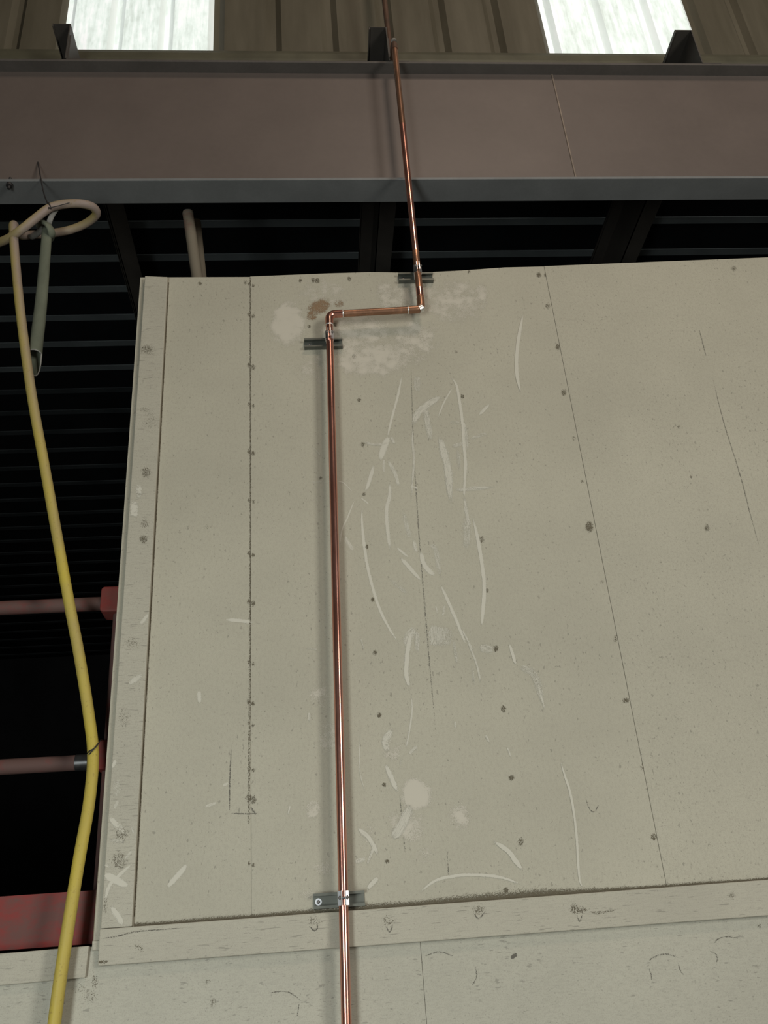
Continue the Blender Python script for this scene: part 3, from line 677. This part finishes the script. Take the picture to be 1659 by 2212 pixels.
# ------------------------------------------------------------------ pipe brackets
def bracket(cx, cz, x0, x1, label, screw=None, tilt=0.0):
    """slotted strut channel open to the room, two clamp halves with ears round the pipe"""
    o = tag(empty('pipe_bracket', (cx, 0, cz)), label, 'bracket', 'strut brackets holding the copper pipe')
    h, d, t = 0.0205, 0.0205, 0.0025; lip = 0.0075
    prof = [(0, -h), (-d, -h), (-d, -h + lip), (-d + 0.006, -h + lip), (-d + 0.006, -h + lip - t), (-d + t, -h + lip - t), (-d + t, -h + t), (-t, -h + t),
            (-t, h - t), (-d + t, h - t), (-d + t, h - lip + t), (-d + 0.006, h - lip + t), (-d + 0.006, h - lip), (-d, h - lip), (-d, h), (0, h)]
    sh = math.tan(tilt)
    n = len(prof)
    y_off = -0.0014
    vs_ = [(x, a + y_off, cz + b + (x - cx) * sh) for x in (x0, x1) for a, b in prof]
    fs = [(i, (i + 1) % n, (i + 1) % n + n, i + n) for i in range(n)]
    q = [(0, 1, 6, 7), (1, 2, 5, 6), (2, 3, 4, 5), (0, 7, 8, 15), (8, 9, 14, 15), (9, 10, 13, 14), (10, 11, 12, 13)]
    fs += [tuple(reversed(f)) for f in q] + [tuple(i + n for i in f) for f in q]
    MB().add(vs_, fs).build('channel', M['steel'], o)
    # clamp halves: straight foot in the slot, arc round the pipe, ear towards the room
    for s in (-1, 1):
        w_ = RP + 0.0022
        pr = [(s * 0.010, -0.010), (s * 0.0125, -0.030), (s * w_ * .9, YP + 0.009), (s * w_, YP + 0.002), (s * w_, YP - 0.0085), (s * (w_ - 0.0008), YP - 0.0100),
              (s * 0.0075, YP - 0.0135), (s * 0.0062, YP - 0.0150), (s * 0.0062, YP - 0.030)]
        th = 0.0024; m_ = MB(); vs_ = []
        for i, (a, b) in enumerate(pr):
            p0 = Vector(pr[max(i - 1, 0)]); p1 = Vector(pr[min(i + 1, len(pr) - 1)]); tt = (p1 - p0).normalized(); nn = Vector((tt.y, -tt.x)) * th * s
            for (dx, dy) in ((0, 0), (nn.x, nn.y)):
                for zz in (-0.019, 0.019):
                    vs_.append((cx + a + dx, b + dy, cz + zz))
        fs = []
        L = len(pr)
        for i in range(L - 1):
            j = i * 4; k2 = j + 4
            fs += [(j, j + 1, k2 + 1, k2), (j + 2, k2 + 2, k2 + 3, j + 3), (j, k2, k2 + 2, j + 2), (j + 1, j + 3, k2 + 3, k2 + 1)]
        fs += [(0, 2, 3, 1), ((L - 1) * 4, (L - 1) * 4 + 1, (L - 1) * 4 + 3, (L - 1) * 4 + 2)]
        m_.add(vs_, fs).build('clamp_half', M['zinc'], o)
    sc_ = MB(); yb_ = YP - 0.026
    sc_.tube([(cx - 0.015, yb_, cz), (cx + 0.015, yb_, cz)], 0.003, 10)
    sc_.tube([(cx + 0.0085, yb_, cz), (cx + 0.013, yb_, cz)], 0.0062, 10)
    sc_.tube([(cx - 0.0125, yb_, cz), (cx - 0.0085, yb_, cz)], 0.0058, 6)
    sc_.build('clamp_screw', M['bolt'], o)
    for sx in (screw or []):
        w = MB().tube([(sx, -0.0042, cz - 0.001), (sx, -0.006, cz - 0.001)], 0.0098, 20).build('washer', M['zinc'], o)
        MB().tube([(sx, -0.006, cz - 0.001), (sx, -0.0095, cz - 0.001)], [0.0052, 0.003], 12).build('screw_head', M['bolt'], w)
    return o
tl = 0.0
c1 = un(739, 1942, YP); l, r = un(677, 1942, -.02).x, un(788, 1940, -.02).x
bracket(lowx(un(740, 1943, -.02).z), un(740, 1943, -.02).z, l, r, 'lowest pipe bracket, just above the long horizontal trim', [l + 0.014])
l, r = un(657, 739, -.02).x, un(740, 739, -.02).x; z_ = un(700, 739.5, -.02).z
bracket(lowx(z_), z_, l, r, 'pipe bracket right under the left-hand elbow of the jog', [l + 0.02])
l, r = un(861, 597, -.02).x, un(936, 597, -.02).x; z_ = un(900, 597, -.02).z
bracket(P2.x + du.x * (z_ - P2.z) / du.z, z_, l, r, 'topmost pipe bracket, at the upper edge of the plywood', [l + 0.02])

# ------------------------------------------------------------------ yellow hose
RH = 0.0175
hp = [un(106, 2300, -.06), un(128, 2130, -.062), un(150, 1985, -.06), un(172, 1850, -.05), un(193, 1730, -.03), un(201, 1630, -.012), un(192, 1545, -.01), un(172, 1420, -.02),
      un(150, 1305, -.03), un(122, 1150, -.04), un(95, 1000, -.05), un(68, 850, -.055), un(46, 690, -.055), un(33, 560, -.05), un(29.5, 505, -.045)]
zc = un(30, 492, -.02).z
hp += [un(29, 486, -.03), un(34, 492, .0), un(45, 508, .03), un(70, 507, .055), un(105, 505, .08), un(150, 497, .085), un(187, 482, .06), un(208, 463, .015), un(200, 447, -.03), un(172, 440, -.06),
       un(140, 441, -.07), un(115, 446, -.075), un(98, 455, -.085), un(75, 473, -.085), un(45, 497, -.075), un(15, 517, -.03), un(-15, 527, .02), un(-50, 528, .05), un(-90, 510, .06), un(-130, 480, .03)]
hz = tag(empty('yellow_hose', tuple(hp[0])), 'dusty yellow hose coiled under the beam and hanging down left of the plywood', 'hose')
MB().tube(spline(hp, 8), RH, 16).build('hose_tube', M['hose'], hz)
# black tie: from the beam web over the flange edge to the coil, wrapped round it
tie = tag(empty('wire_tie', tuple(un(100, 450, -.09))), 'thin black wire holding the coiled hose up to the beam', 'wire')
MB().tube(spline([un(82, 350, .076), un(88, 385, .016), un(95, 418, -.02), un(103, 440, -.075), un(106, 450, -.1)], 6), 0.0028, 8).build('wire_strand', M['black'], tie)
q = MB(); cc = un(109, 449, -.078)
ringp = []
for i in range(15):
    a = 2 * math.pi * i / 14 * 0.999
    ringp.append(cc + Vector((0.0, math.cos(a), math.sin(a))) * 0.0205 + Vector((0.006 * math.sin(2 * a), 0, 0)))
q.tube(ringp, 0.0028, 6); q.build('wrap', M['black'], tie)
MB().tube(spline([un(107, 449, -.1), un(125, 445, -.1), un(150, 438, -.097)], 6), 0.0018, 6).build('tail', M['black'], tie)
tie2 = tag(empty('wire_tie', tuple(un(200, 1625, -.03))), 'thin dark wire tying the hose to the lower red rail', 'wire')
tw = [un(189, 1632, -.005), un(191, 1624, -.03), un(203, 1617, -.034), un(211, 1608, -.02), un(216, 1600, .03), un(221, 1597, .085)]
MB().tube(spline(tw, 6), 0.002, 6).build('wire_strand', M['black'], tie2)
MB().tube(spline([un(190, 1636, -.004), un(194, 1628, -.031), un(205, 1615, -.034), un(212, 1606, -.015)], 6), 0.002, 6).build('wire_strand', M['black'], tie2)

# flattened sleeve hanging from the coil
ss = [un(101, 495, -.01), un(100, 520, -.02), un(96, 570, -.02), un(91, 630, -.02), un(85, 690, -.02), un(78, 745, -.02), un(75.5, 765, -.02)]
so = tag(empty('hanging_sleeve', tuple(ss[0])), 'grey-green flattened sleeve knotted to the hose coil, open lower end', 'sleeve')
pts = spline(ss, 5); n = 18
def sleeve(rw, rd, pts, nm, mat):
    vs_, fs = [], []
    for i, p in enumerate(pts):
        q_ = i / (len(pts) - 1); w = rw * (0.75 + 0.3 * q_)
        for k in range(n):
            a = 2 * math.pi * k / n
            v = p + Vector((math.cos(a) * w, math.sin(a) * rd * (0.8 + 1.0 * q_ ** 3), 0))
            if i == len(pts) - 1: v.z += -0.08 * max(0, math.sin(a)) ** 0.7 * 1.0
            vs_.append(v)
    for i in range(len(pts) - 1):
        for k in range(n):
            k2 = (k + 1) % n; fs.append((i * n + k, i * n + k2, (i + 1) * n + k2, (i + 1) * n + k))
    o = MB().add(vs_, fs, True).build(nm, M[mat], so)
    s_ = o.modifiers.new('thick', 'SOLIDIFY'); s_.thickness = 0.0025
    return o
sleeve(0.0225, 0.016, pts, 'fabric_tube', 'strap')
kn = MB(); kc = un(103, 493, -.005)
def rag(c, pts_, rr, nm):
    MB().tube(spline(pts_, 6), rr, 12, True, (1, .55)).build(nm, M['strap' if nm == 'knot' else 'rag'], so)
rag(kc, [un(86, 490, .05), un(92, 480, -.02), un(105, 488, -.045), un(112, 505, -.03), un(110, 518, 0.02)], 0.017, 'knot')
rag(kc, [un(104, 490, -.02), un(108, 475, -.045), un(114, 462, -.05), un(121, 452, -.05)], 0.011, 'loose_end')
rag(kc, [un(95, 492, .0), un(82, 503, .02), un(72, 510, .03), un(66, 512, .04)], 0.014, 'loose_end')
rim = []
lip = pts[-1]
for k in range(n + 1):
    a = 2 * math.pi * k / n
    rim.append(lip + Vector((math.cos(a) * 0.0225 * 1.05, math.sin(a) * 0.016 * 1.8, -0.08 * max(0, math.sin(a)) ** 0.7)))
MB().tube(rim, 0.0026, 6).build('hem', M['rag'], so)
